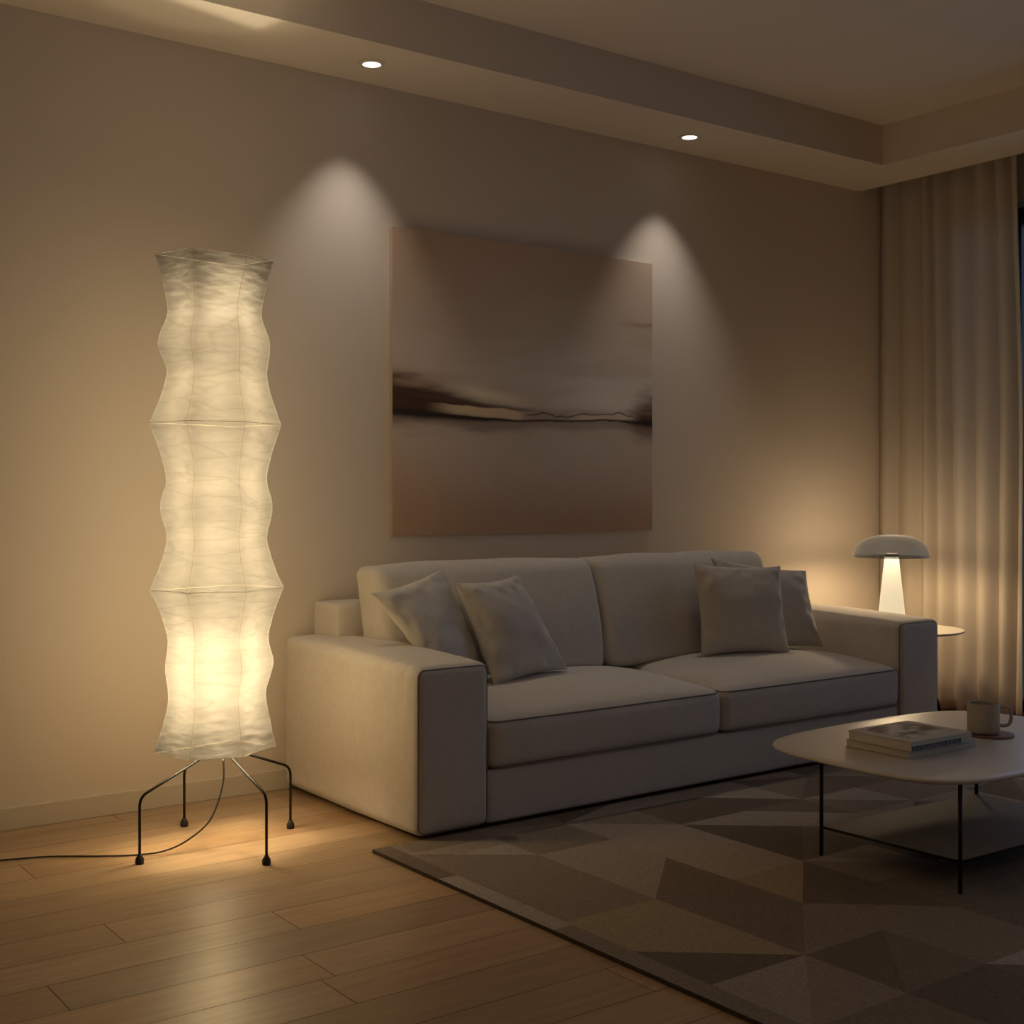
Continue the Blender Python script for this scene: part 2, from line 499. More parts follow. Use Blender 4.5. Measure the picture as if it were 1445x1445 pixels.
link('back_frame', puffy('back_frame', (SX0+.125, 4.30, 0.20), (SX1-.125, SYB, 0.728), 0.02, (0, 0.003, 0.004), n=24, wr=0.001), M['sofa'], sofa)
XM = 3.628
for n_, (a_, b_) in enumerate(((SX0+AW+.002, XM-.002), (XM+.002, SX1-AW-.002))):
    zt = 0.378
    def seat_fn(W, P, a):
        f = max(0, 1-(P[0]/a[0])**2)
        if P[2] > 0: W.z += 0.046*(0.62+0.38*f)*(1-math.exp(-(P[1]+a[1])/0.15))*min(1, (1-abs(P[0]/a[0]))*9)**0.5 if abs(P[0]) < a[0] else 0
        if P[1] < 0: W.y += -0.006*f
        return W
    c = link('seat_cushion', puffy('seat_cushion', (a_, SYF-.004, 0.207), (b_, 4.31, zt), 0.036, (0.0, 0.01, 0.030), n=44, wr=0.003, wf=5, seed=n_+1, fn=seat_fn), M['sofa'], sofa)
    i = 0.0105
    for zz in (zt-i+.002, 0.207+i-.002):
        pts = [(a_+i, SYF+.20, zz), (a_+i, SYF+i-.006, zz), (b_-i, SYF+i-.006, zz), (b_-i, SYF+.20, zz)]
        pts = round_path(pts, 0.03, 6)
        # follow the bow of the front edge
        pp = []
        N = 30
        for q in range(N+1):
            x = a_+i+0.03+(b_-a_-2*i-0.06)*q/N
            s = (x-(a_+b_)/2)/((b_-a_)/2)
            pp.append((x, SYF+i-.0095-0.006*(1-s*s), zz))
        pp = pts[:1]+pts[1:7]+[Vector(p) for p in pp]+pts[-8:-1]+pts[-1:]
        link('piping', tube_me('piping', pp, 0.0030, 6), M['piping'], c)
XB = 3.492
for n_, (a_, b_) in enumerate(((2.425, XB-.004), (XB+.006, 4.545))):
    def back_fn(W, P, a):
        h = (P[2]+a[2])/(2*a[2])
        W.y += 0.105*h                       # leans on the back frame
        W.y -= 0.02*math.sin(h*PI)*(1 if P[1] < 0 else 0)
        if P[1] > 0: W.y = min(W.y, 4.295+0.05*max(0, W.z-0.74)/0.14) if W.z < 0.74 else W.y
        return W
    c = link('back_cushion', puffy('back_cushion', (a_, 4.055, 0.415), (b_, 4.235, 0.872), 0.042, (0.008, 0.02, 0.012), n=40, wr=0.006, wf=4.5, seed=n_+5, fn=back_fn), M['sofa'], sofa)
for fx, fy in ((2.36, 3.68), (4.90, 3.68), (2.36, 4.36), (4.97, 4.42), (3.63, 3.66)):
    link('foot', lathe_me('foot', [(0, 0), (.03, 0), (.03, .03), (0, .03)], (fx, fy, 0), 20), M['black'], sofa)

# ------------------------------------------------------------------ throw pillows
def throw_pillow(TL, TR, BR, BL, T, label, seed):
    TL, TR, BR, BL = map(Vector, (TL, TR, BR, BL))
    cen = (TL+TR+BR+BL)/4
    nrm = ((TR-BL).cross(BR-TL)).normalized()
    if nrm.y > 0: nrm = -nrm                   # toward the room
    N = 44; verts, faces = [], []
    idx = {}
    for side in (1, -1):
        for i in range(N+1):
            for j in range(N+1):
                s = math.sin((i/N-.5)*PI); t_ = math.sin((j/N-.5)*PI)
                if side == -1 and (i in (0, N) or j in (0, N)):
                    idx[(side, i, j)] = idx[(1, i, j)]; continue
                s2 = s*(1-0.075*(1-t_*t_)*abs(s)**2); t2 = t_*(1-0.075*(1-s*s)*abs(t_)**2)
                u = (s2+1)/2; v = (t2+1)/2
                p = (BL*(1-u)+BR*u)*(1-v)+(TL*(1-u)+TR*u)*v
                d = T*(max(0, 1-abs(s)**2.2)*max(0, 1-abs(t_)**2.2))**0.55
                # gathered creases that run in from the seams
                e = max(abs(s), abs(t_)); rim = math.exp(-((1-e)/0.22)**2)*(1-e)*6
                d += T*0.34*rim*noise.noise(Vector((s*4.2+seed*9, t_*4.2, seed)))
                d += T*0.13*noise.noise(Vector((s*2.1, t_*2.1, seed*3.7)))*(1-e**4)
                q = abs(s*t_)
                d += T*0.05*noise.noise(Vector(((s+t_)*2.6, (s-t_)*1.2, seed*1.9)))*(1-e**4)
                p = p+nrm*side*d
                idx[(side, i, j)] = len(verts); verts.append(p)
    for side in (1, -1):
        for i in range(N):
            for j in range(N):
                f = (idx[(side, i, j)], idx[(side, i+1, j)], idx[(side, i+1, j+1)], idx[(side, i, j+1)])
                faces.append(f if side == 1 else f[::-1])
    me = mesh('throw_pillow', verts, faces)
    bm = bmesh.new(); bm.from_mesh(me); bpy.data.meshes.remove(me)
    o = link('throw_pillow', bm_mesh('throw_pillow', bm), M['pillow'], None, True, cen)
    return tag(o, label, 'cushion', 'square throw pillows on the sofa')

throw_pillow((2.305, 3.99, 0.792), (2.668, 4.07, 0.868), (2.82, 3.992, 0.475), (2.545, 3.86, 0.46), 0.060,
             'beige throw pillow leaning over the left sofa arm, nearest the paper lamp', 1)
throw_pillow((2.655, 3.965, 0.818), (2.985, 4.01, 0.832), (3.165, 3.925, 0.455), (2.768, 3.870, 0.428), 0.068,
             'beige square throw pillow tilted in front of the leftmost pillow, touching the left seat', 2)
throw_pillow((3.955, 4.03, 0.846), (4.375, 3.90, 0.826), (4.37, 3.84, 0.435), (3.925, 3.95, 0.448), 0.062,
             'upright beige throw pillow in front at the right end of the sofa', 3)
throw_pillow((4.145, 4.11, 0.862), (4.64, 3.98, 0.790), (4.665, 3.90, 0.44), (4.20, 4.02, 0.44), 0.055,
             'beige throw pillow half hidden behind the upright one, beside the right sofa arm', 4)

# ------------------------------------------------------------------ painting
PX0, PX1, PZ0, PZ1, PYF = 2.706, 4.150, 0.977, 2.251, 4.504
pic = thing('canvas_painting', ((PX0+PX1)/2, YB, PZ0), 'large unframed abstract canvas painting, brown misty landscape with a dark horizon, above the sofa', 'painting')
boxes('canvas', [((PX0, PYF+.001, PZ0), (PX1, YB-.001, PZ1))], M['canvas_edge'], pic, bevel=0.002)
def lerp(a, b, t): t = max(0, min(1, t)); return [a[i]+(b[i]-a[i])*t for i in range(3)]
def sstep(a, b, x): t = max(0, min(1, (x-a)/(b-a))); return t*t*(3-2*t)
def paint(u, v):
    nz = lambda x, y, s=0: noise.fractal(Vector((x, y, s)), 1.0, 2.0, 5)
    a = nz(u*2.2, v*9, 2); b = nz(u*3.5, v*16, 6)
    # misty sky, warm and darker at the top, paler towards the horizon
    c = lerp((0.50, 0.415, 0.335), (0.44, 0.335, 0.25), sstep(0.70, 1.0, v))
    c = lerp(c, (0.40, 0.27, 0.18), 0.6*sstep(0.30, 0.0, u)*sstep(0.55, 0.9, v))
    pale = sstep(0.74, 0.50, v)*sstep(0.40, 0.47, v)
    c = lerp(c, (0.60, 0.54, 0.47), pale*(0.25+0.75*sstep(0.1, 0.6, u)))
    c = lerp(c, (0.30, 0.19, 0.115), 0.8*math.exp(-((v-0.762-0.02*a)/0.012)**2)*sstep(0.78, 1.0, u))
    c = lerp(c, (0.42, 0.33, 0.25), 0.35*sstep(-0.1, 0.5, a))
    hz = 0.398+0.008*nz(u*3, 1.3)-0.006*math.sin(u*5)
    d = v-hz
    if d < 0:
        g_ = lerp((0.50, 0.42, 0.35), (0.37, 0.25, 0.175), sstep(0.32, 0.0, v))
        g_ = lerp(g_, (0.43, 0.28, 0.17), 0.55*sstep(0.40, 0.0, u)*sstep(0.4, 0.1, v))
        g_ = lerp(g_, (0.17, 0.11, 0.08), 0.85*sstep(-0.075, -0.01, d+0.04*b)*sstep(0.62, 0.15, u+0.1*a))
        g_ = lerp(g_, (0.26, 0.20, 0.16), 0.75*sstep(-0.065, -0.005, d+0.03*b))
        g_ = lerp(g_, (0.19, 0.12, 0.085), 0.75*sstep(0.84, 0.97, u+0.08*b)*sstep(-0.085, -0.03, d+0.03*b))
        c = g_
    else:
        # brown haze, then the solid dark bank at the left
        c = lerp(c, (0.24, 0.145, 0.085), 0.75*sstep(0.44, 0.12, u+0.06*a)*sstep(0.175, 0.085, d+0.03*a+0.10*u))
        top = 0.098-0.165*max(0, u-0.06)
        c = lerp(c, (0.055, 0.026, 0.013), 0.95*sstep(top+0.026, top-0.026, d+0.045*b)*sstep(0.52, 0.30, u))
        # thin dark tongue that trails to the right over the sandbar
        tg = 0.052-0.055*(u-0.2)
        c = lerp(c, (0.10, 0.055, 0.032), 0.85*math.exp(-((d-tg)/0.008)**2)*sstep(0.60, 0.40, u)*sstep(0.0, 0.2, u))
        # pale cloud above the bank
        c = lerp(c, (0.76, 0.66, 0.50), 0.9*math.exp(-((u-0.34)/0.13)**2)*math.exp(-((d-0.088+0.07*(u-0.3)+0.01*a)/0.022)**2))
        c = lerp(c, (0.66, 0.60, 0.52), 0.8*math.exp(-((u-0.82)/0.10)**2)*math.exp(-((d-0.065)/0.04)**2))
        e = 0.012*nz(u*9, 2.2)
        # cream sandbar left of centre
        lo = 0.002; hi = 0.038-0.10*max(0, u-0.40)
        m3 = sstep(0.10, 0.24, u)*sstep(0.475, 0.455, u+e)*sstep(lo, lo+0.004, d)*sstep(hi+0.002, hi-0.002, d+e*.3)
        c = lerp(c, (0.62, 0.48, 0.31), 0.97*m3)
        m4 = sstep(0.62, 0.70, u)*sstep(0.97, 0.88, u)*sstep(0.0, 0.003, d)*sstep(0.030, 0.022, d+e*1.5)
        c = lerp(c, (0.58, 0.48, 0.36), 0.85*m4)
        c = lerp(c, (0.26, 0.19, 0.14), 0.6*sstep(0.44, 0.52, u)*sstep(0.9, 0.66, u)*sstep(0.055, 0.01, d+0.02*b)*(1-m4))
        # dark storm at the right edge
        tp = 0.095*sstep(0.82, 0.98, u)
        c = lerp(c, (0.17, 0.09, 0.05), 0.7*sstep(0.80, 0.98, u+0.10*b)*sstep(tp+0.05, tp-0.02, d+0.06*b))
        c = lerp(c, (0.07, 0.034, 0.018), 0.9*sstep(0.87, 1.0, u+0.10*b)*sstep(tp, tp-0.06, d+0.06*b))
    # the horizon line: thick at both ends, thin and broken between
    th = 0.0032+0.011*sstep(0.34, 0.0, abs(u-0.12))+0.014*sstep(0.84, 1.0, u)+0.002*abs(nz(u*14, 0))
    c = lerp(c, (0.018, 0.010, 0.007), 0.97*math.exp(-((d+0.3*th)/th)**2))
    hz2 = 0.020+0.014*nz(u*10, 8.8)
    if 0.46 < u < 0.97: c = lerp(c, (0.05, 0.028, 0.018), 0.85*math.exp(-((d-hz2)/0.0028)**2)*sstep(0.46, 0.5, u)*sstep(0.97, 0.9, u))
    return [k*1.15 for k in c]
NX, NZ = 340, 420
verts, faces, cols = [], [], []
for j in range(NZ+1):
    for i in range(NX+1):
        u, v = i/NX, j/NZ
        verts.append((PX0+(PX1-PX0)*u, PYF, PZ0+(PZ1-PZ0)*v)); cols.append(paint(u, v))
for j in range(NZ):
    for i in range(NX):
        a = j*(NX+1)+i; faces.append((a, a+1, a+NX+2, a+NX+1))
me = mesh('painted_surface', verts, faces); set_tint(me, cols, 'POINT')
link('painted_surface', me, M['canvas'], pic)

# ------------------------------------------------------------------ rug
RX0, RX1, RY0, RY1, RZ = 2.055, 5.30, 0.35, 3.545, 0.012
tone = {'l': (0.335, 0.272, 0.212), 'm': (0.255, 0.200, 0.150), 'd': (0.165, 0.125, 0.092), 'k': (0.20, 0.152, 0.112), 'h': (0.36, 0.30, 0.245), 'y': (0.31, 0.236, 0.15)}
polys = []
def P_(t, *pts): polys.append((t, pts))
X1_, X2_, X3_, X4_, X5_, X6_, X7_ = 2.12, 2.445, 2.75, 3.065, 3.385, 3.68, 4.0
R1, R2, R3, R4, R5, R6 = 3.18, 2.92, 2.64, 2.37, 2.10, 1.80
P_('m', (X1_, R1), (X2_, R1), (X2_, R3), (X1_, R3))
P_('l', (X2_, R1), (X3_, R1), (X3_, R2), (X2_, R3))
P_('k', (X2_, R3), (X3_, R2), (X3_, R4), (X2_, R5))
P_('y', (X1_, R3), (X2_, R3), (X2_, R5), (X1_, R4))
P_('d', (X1_, R4), (X2_, R5), (X1_, R5))
P_('l', (X3_, R1), (X4_, R1), (X4_, R3), (X3_, R3))
P_('y', (X3_, R3), (X4_, R3), (X3_, R4))
P_('d', (X4_, R3), (X3_, R4), (X4_, R5))
P_('m', (X3_, R4), (X4_, R5), (X3_, R5))
P_('m', (X2_, R5), (X3_, R4), (X3_, R5))
P_('d', (X4_, R1), (X5_, R2), (X4_, R3))
P_('h', (X4_, R1), (X5_, R1), (X5_, R2))
P_('k', (X5_, R2), (X5_, R3), (X4_, R3))
P_('l', (X4_, R3), (X5_, R3), (X5_, R4))
P_('m', (X4_, R3), (X5_, R4), (X4_, R4))
P_('k', (X4_, R4), (X5_, R4), (X5_, R5), (X4_, R5))
P_('l', (X1_, R5), (X2_, R5), (X1_, R6))
P_('d', (X2_, R5), (X3_, R5), (X2_, R6))
P_('m', (X2_, R5), (X2_, R6), (X1_, R6))
P_('k', (X3_, R5), (X3_, R6), (X2_, R6))
P_('m', (X3_, R5), (X4_, R5), (X4_, R6), (X3_, R6))
P_('k', (X4_, R5), (X5_, R5), (X4_, R6)); P_('m', (X5_, R5), (X5_, R6), (X4_, R6))
P_('k', (X5_, R1), (X6_, R1), (X6_, R2)); P_('h', (X5_, R1), (X6_, R2), (X5_, R2))
P_('h', (X6_, R1), (X7_, R1), (X7_, R2)); P_('m', (X6_, R1), (X7_, R2), (X6_, R2))
cells_done = set()
cx_ = [X1_, X2_, X3_, X4_, X5_, X6_, X7_, 4.32, 4.64, 4.96, RX1]
ry_ = [RY1, 3.43, R1, R2, R3, R4, R5, R6, 1.53, 1.24, 0.95, 0.66, RY0]
seq = ['m', 'l', 'k', 'h', 'd', 'm', 'l', 'k', 'm', 'h', 'k', 'l', 'd', 'm']
for i in range(len(cx_)-1):
    for j in range(len(ry_)-1):
        cols_explicit = i <= 3 and 2 <= j <= 6
        if cols_explicit or (i in (4, 5) and j == 2): continue
        a, b_, c_, d_ = (cx_[i], ry_[j]), (cx_[i+1], ry_[j]), (cx_[i+1], ry_[j+1]), (cx_[i], ry_[j+1])
        q = (i*5+j*3)
        t1, t2 = seq[q % 14], seq[(q+5+i) % 14]
        if (i+j) % 2: P_(t1, a, b_, c_); P_(t2, a, c_, d_)
        else: P_(t1, a, b_, d_); P_(t2, b_, c_, d_)
for t1, ya, yb in (('k', RY1, 3.155), ('h', 3.155, 2.61), ('m', 2.61, 1.80), ('k', 1.80, RY0)):
    P_(t1, (RX0, ya), (X1_, ya), (X1_, yb), (RX0, yb))
verts, faces, cols = [], [], []
for t1, pts in polys:
    n = len(verts); k = random.uniform(0.93, 1.07)
    ctr = (sum(p[0] for p in pts)/len(pts), sum(p[1] for p in pts)/len(pts))
    for p in pts: verts.append((p[0], p[1], RZ))
    f = list(range(n, n+len(pts)))
    ar = sum(pts[i][0]*pts[(i+1) % len(pts)][1]-pts[(i+1) % len(pts)][0]*pts[i][1] for i in range(len(pts)))
    faces.append(tuple(f if ar > 0 else f[::-1])); cols.append([c*k for c in tone[t1]])
    # thin seam shadow line between pieces comes from a shallow groove
dk = (0.09, 0.07, 0.055)
n = len(verts)
verts += [(RX0, RY0, 0.0005), (RX1, RY0, 0.0005), (RX1, RY1, 0.0005), (RX0, RY1, 0.0005), (RX0, RY0, RZ), (RX1, RY0, RZ), (RX1, RY1, RZ), (RX0, RY1, RZ)]
for f in ((0, 1, 5, 4), (1, 2, 6, 5), (2, 3, 7, 6), (3, 0, 4, 7), (3, 2, 1, 0)):
    faces.append(tuple(n+i for i in f)); cols.append(dk)
me = mesh('patchwork_rug', verts, faces); set_tint(me, cols)
tag(link('patchwork_rug', me, M['rug'], None, False), 'large flat patchwork rug of taupe and beige triangles under the coffee table', 'rug')

# ------------------------------------------------------------------ paper floor lamp
LX, LY = 1.704, 3.923
CR = Vector((math.sin(math.radians(90-YAW)), -math.cos(math.radians(90-YAW)), 0))   # along the wall of view
CF = Vector((math.cos(math.radians(90-YAW)), math.sin(math.radians(90-YAW)), 0))
lamp = thing('floor_lamp', (LX, LY, 0), 'tall glowing crinkled paper floor lamp on four bent black legs, left of the sofa', 'lamp')
PXM = 1795/4.17
c0 = Vector((LX, LY, 0))+CR*((305-311)/PXM)
def zv(v): return 1.15-(v-697)*4.17/1795
# height profile: (v, left half width px, right half width px, kind)
prof = [(363, 81, 76, 's'), (440, 64, 60, 'w'), (487, 76.5, 70.5, 'b'), (527, 65, 67, 'w'), (598, 88.5, 86.5, 's'),
        (677, 66, 67, 'w'), (716, 73.5, 74.5, 'b'), (760, 65, 67, 'w'), (831, 87.5, 89.5, 's'), (902, 63.5, 68.8, 'w'),
        (937, 67, 75.5, 'b'), (983, 63, 65.5, 'w'), (1058, 83, 80, 's')]
def width_at(v):
    for a, b_ in zip(prof[:-1], prof[1:]):
        if a[0] <= v <= b_[0]:
            t = (v-a[0])/(b_[0]-a[0])
            if a[3] == 's' and b_[3] == 'w': e = 1-(1-t)**1.45
            elif a[3] == 'w' and b_[3] == 's': e = t**1.45
            else: e = (1-math.cos(PI*t))/2
            return a[1]+(b_[1]-a[1])*e, a[2]+(b_[2]-a[2])*e
    return (prof[0][1], prof[0][2]) if v < prof[0][0] else (prof[-1][1], prof[-1][2])
def section(v, wl, wr):
    k = sstep(363, 470, v)          # the extra fold fades out towards the top
    nx = -0.24
    return [(-wl, 0.30*wl), (nx*wl, 0.92*wl), (0.60*wr, (0.22+0.42*k)*wr), (wr, -0.32*wr), (0.12*wr, -0.95*wr)]
NS = 22; NV = 330
verts, faces = [], []
for j in range(NV+1):
    v = 363+(1058-363)*j/NV
    wl, wr = width_at(v)
    sec = section(v, wl, wr)
    ring = []
    for s in range(5):
        p, q = sec[s], sec[(s+1) % 5]
        for i in range(NS):
            t = i/NS
            ring.append((p[0]+(q[0]-p[0])*t, p[1]+(q[1]-p[1])*t, math.sin(PI*t)))
    z = zv(v)
    for (a, b_, m_) in ring:
        # paper sags in between the wire corners
        k = 1-0.045*m_
        P = c0+CR*(a*k/PXM)-CF*(b_*k/PXM)+Vector((0, 0, z))
        d = (CR*a-CF*b_).normalized()
        edge = min(1, (v-363)/14)*min(1, (1058-v)/14)
        crease = 1.0+0.7*max(0, (v-985)/70)+0.2*max(0, (470-v)/100)
        q = Vector((P.x*5.5, P.y*5.5, z*16))
        amp = 0.0042*noise.noise(q)+0.0028*(1-abs(noise.noise(q*2.1+Vector((4, 1, 0))))*2)+0.0011*noise.noise(q*5)
        P = P+d*amp*crease*edge*(0.35+0.65*m_)
        P.z += 0.004*noise.noise(Vector((P.x*9, P.y*9, z*2)))*(1-edge)
        verts.append(P)
W = 5*NS
for j in range(NV):
    for i in range(W):
        l = (i+1) % W
        faces.append((j*W+i, (j+1)*W+i, (j+1)*W+l, j*W+l))
shade = link('paper_shade', mesh('paper_shade', verts, faces), M['washi'], lamp)
def corner(v, s, off=0.0):
    wl, wr = width_at(v); p = section(v, wl, wr)[s]
    d = (CR*p[0]-CF*p[1]).normalized()
    return c0+CR*(p[0]/PXM)-CF*(p[1]/PXM)+Vector((0, 0, zv(v)))+d*off
# pasted overlap strips down the corners that face the room
for s in (1, 2):
    vs_, fs_ = [], []
    NN = 160
    for j in range(NN+1):
        v = 366+(1055-366)*j/NN
        c = corner(v, s, 0.0016)
        a = corner(v, (s-1) % 5) - corner(v, s); b_ = corner(v, (s+1) % 5)-corner(v, s)
        wob = 0.0012*noise.noise(Vector((j*.2, s, 0)))
        hw = 0.0018+wob*0.6
        vs_ += [c+a.normalized()*hw, c, c+b_.normalized()*hw]
    for j in range(NN):
        n = j*3
        fs_ += [(n, n+3, n+4, n+1), (n+1, n+4, n+5, n+2)]
    link('paper_seam', mesh('paper_seam', vs_, fs_), M['washi_fold'], shade)
for v in (363, 598, 831, 1058):
    pts = []
    for s in range(5):
        a, b_ = corner(v, s), corner(v, (s+1) % 5)
        for i in range(8):
            t = i/8; p = a+(b_-a)*t
            ctr = c0+Vector((0, 0, zv(v)))
            pts.append(ctr+(p-ctr)*(1-0.045*math.sin(PI*t)-0.002))
    link('wire_ring', tube_me('wire_ring', pts, 0.0008, 6, True), M['ring_wire'], shade)
# hub and four bent legs
HZ = 0.302
hub_r = 0.055
hub = [(LX+hub_r*math.cos(2*PI*i/32), LY+hub_r*math.sin(2*PI*i/32), HZ) for i in range(32)]
link('hub_ring', tube_me('hub_ring', hub, 0.004, 8, True), M['black'], lamp)
feet = [(1.413, 3.871, 0.207), (1.697, 4.217, 0.20), (1.98, 3.973, 0.212), (1.727, 3.63, 0.215)]
for x, y, zb in feet:
    d = Vector((x-LX, y-LY, 0)).normalized()
    st = Vector((LX, LY, HZ))+d*(hub_r-.002)
    pts = [st, st+d*0.03+Vector((0, 0, -0.008)), Vector((x, y, zb)), Vector((x, y, 0.012))]
    # the leg leaves the hub as one straight slanting run
    pts = [st, Vector((x, y, zb)), Vector((x, y, 0.012))]
    lg = link('leg', tube_me('leg', round_path(pts, 0.03, 8), 0.0044, 10), M['black'], lamp)
    link('rubber_foot', lathe_me('rubber_foot', [(0, 0.0), (.0125, 0.0), (.0135, .006), (.013, .016), (.008, .024), (.0052, .030), (0, .030)], (x, y, 0), 24), M['rubber'], lg)
link('socket_arm', tube_me('socket_arm', [(LX-hub_r, LY, HZ), (LX+hub_r, LY, HZ)], 0.003, 8), M['black'], lamp)
for z, wv in LAMP_BULBS:
    l = bpy.data.lights.new('bulb_light', 'POINT'); l.energy = wv; l.color = WARM; l.shadow_soft_size = 0.05
    o = bpy.data.objects.new('bulb_light', l); COL.objects.link(o); o.parent = lamp
    o.location = (c0.x-LX, c0.y-LY, z)
# reflector bulbs: one throws down through the open bottom, one up through the open top
for z, wv, ang, rx in ((0.57, LAMP_DOWN, 66, 0), (1.34, LAMP_UP, 38, PI)):
    l = bpy.data.lights.new('reflector_light', 'SPOT'); l.energy = wv; l.color = (1.0, 0.84, 0.58); l.shadow_soft_size = 0.02
    l.spot_size = math.radians(ang); l.spot_blend = 0.3
    o = bpy.data.objects.new('reflector_light', l); COL.objects.link(o); o.parent = lamp
    o.location = (c0.x-LX if rx else 0.0, c0.y-LY if rx else 0.0, z); o.rotation_euler = (rx, 0, 0)
# power cord
cp = [(LX+.005, LY-.01, 0.283), (1.700, 3.90, 0.20), (1.655, 3.89, 0.10), (1.59, 3.90, 0.045), (1.52, 3.925, 0.012), (1.44, 3.955, 0.0045), (1.34, 4.01, 0.0045), (1.20, 4.105, 0.0045), (1.05, 4.16, 0.0045), (0.80, 4.28, 0.0045), (0.5, 4.36, 0.0045)]
link('power_cord', tube_me('power_cord', catmull(cp, 10), 0.0030, 8), M['cord'], lamp)

# ------------------------------------------------------------------ coffee table
TZ = 0.338; TT = 0.013
TXC, TYC = 3.700, 2.548
ct = thing('coffee_table', (TXC, TYC, RZ), 'low cream coffee table with rounded top, black legs and lower shelf, on the rug', 'table')
def table_outline(ax, ay, p, N=120):
    out = []
    for k in range(N):
        a = 2*PI*k/N; c, s = math.cos(a), math.sin(a)
        out.append((ax*math.copysign(abs(c)**(2/p), c), ay*math.copysign(abs(s)**(2/p), s)))
    return out
TXC, TYC = 3.655, 2.510
def bulged(hx, hy, bx_, by_, r, n=24):
    out = []
    cs = [(-hx-.026, -hy-.036), (hx, -hy), (hx, hy), (-hx, hy)]
    bl = [(0, -by_), (bx_, 0), (0, by_), (-bx_, 0)]
    for i in range(4):
        a, b_ = Vector(cs[i]), Vector(cs[(i+1) % 4]); d = Vector(bl[i])
        L_ = (b_-a).length
        for k in range(n):
            t = k/n
            out.append(a.lerp(b_, t)+d*4*t*(1-t))
    # round the four corners by repeated local averaging
    m_ = len(out)
    for it in range(int(r)):
        out = [(out[i-1]+out[i]*2+out[(i+1) % m_])/4 for i in range(m_)]
    return [(p.x, p.y) for p in out]
TXC, TYC = 3.668, 2.522
ol = bulged(0.562, 0.366, 0.032, 0.040, 24)
verts, faces = [], []
lay = [(0.0, TZ-TT), (0.93, TZ-TT), (0.992, TZ-TT), (0.999, TZ-TT+.003), (1.0, TZ-.004), (0.997, TZ-.0008), (0.992, TZ), (0.93, TZ), (0.5, TZ), (0.0, TZ)]
for s, z in lay:
    for x, y in ol: verts.append((TXC+x*s, TYC+y*s, z))
N = len(ol)
for i in range(len(lay)-1):
    for k in range(N): faces.append((i*N+k, i*N+(k+1) % N, (i+1)*N+(k+1) % N, (i+1)*N+k))
bm = bmesh.new(); me = mesh('x', verts, faces); bm.from_mesh(me); bmesh.ops.remove_doubles(bm, verts=bm.verts, dist=1e-6)
link('tabletop', bm_mesh('tabletop', bm), M['tabletop'], ct)
lp = [(3.193, 2.672), (3.192, 2.158), (3.952, 2.14), (3.952, 2.622)]
lp = [(3.160, 2.648), (3.176, 2.160), (3.935, 2.14), (3.935, 2.612)]
for x, y in lp:
    link('leg', tube_me('leg', [(x, y, RZ), (x, y, TZ-TT)], 0.0062, 12), M['black'], ct)
SZ = 0.100
sv = [(lp[0][0]+.0, lp[0][1]-.0), (lp[3][0], lp[3][1]), (lp[2][0], lp[2][1]), (lp[1][0], lp[1][1])]
bm = bmesh.new()
vb = [bm.verts.new((x, y, SZ)) for x, y in sv]; vt = [bm.verts.new((x, y, SZ+.005)) for x, y in sv]
bm.faces.new(vb); bm.faces.new(vt[::-1])
for i in range(4): bm.faces.new((vb[i], vb[(i+1) % 4], vt[(i+1) % 4], vt[i]))
sh = link('shelf', bm_mesh('shelf', bm), M['shelf'], ct, False)
link('shelf_rail', tube_me('shelf_rail', [Vector((x, y, SZ+.001)) for x, y in sv], 0.0042, 8, True), M['black'], ct)

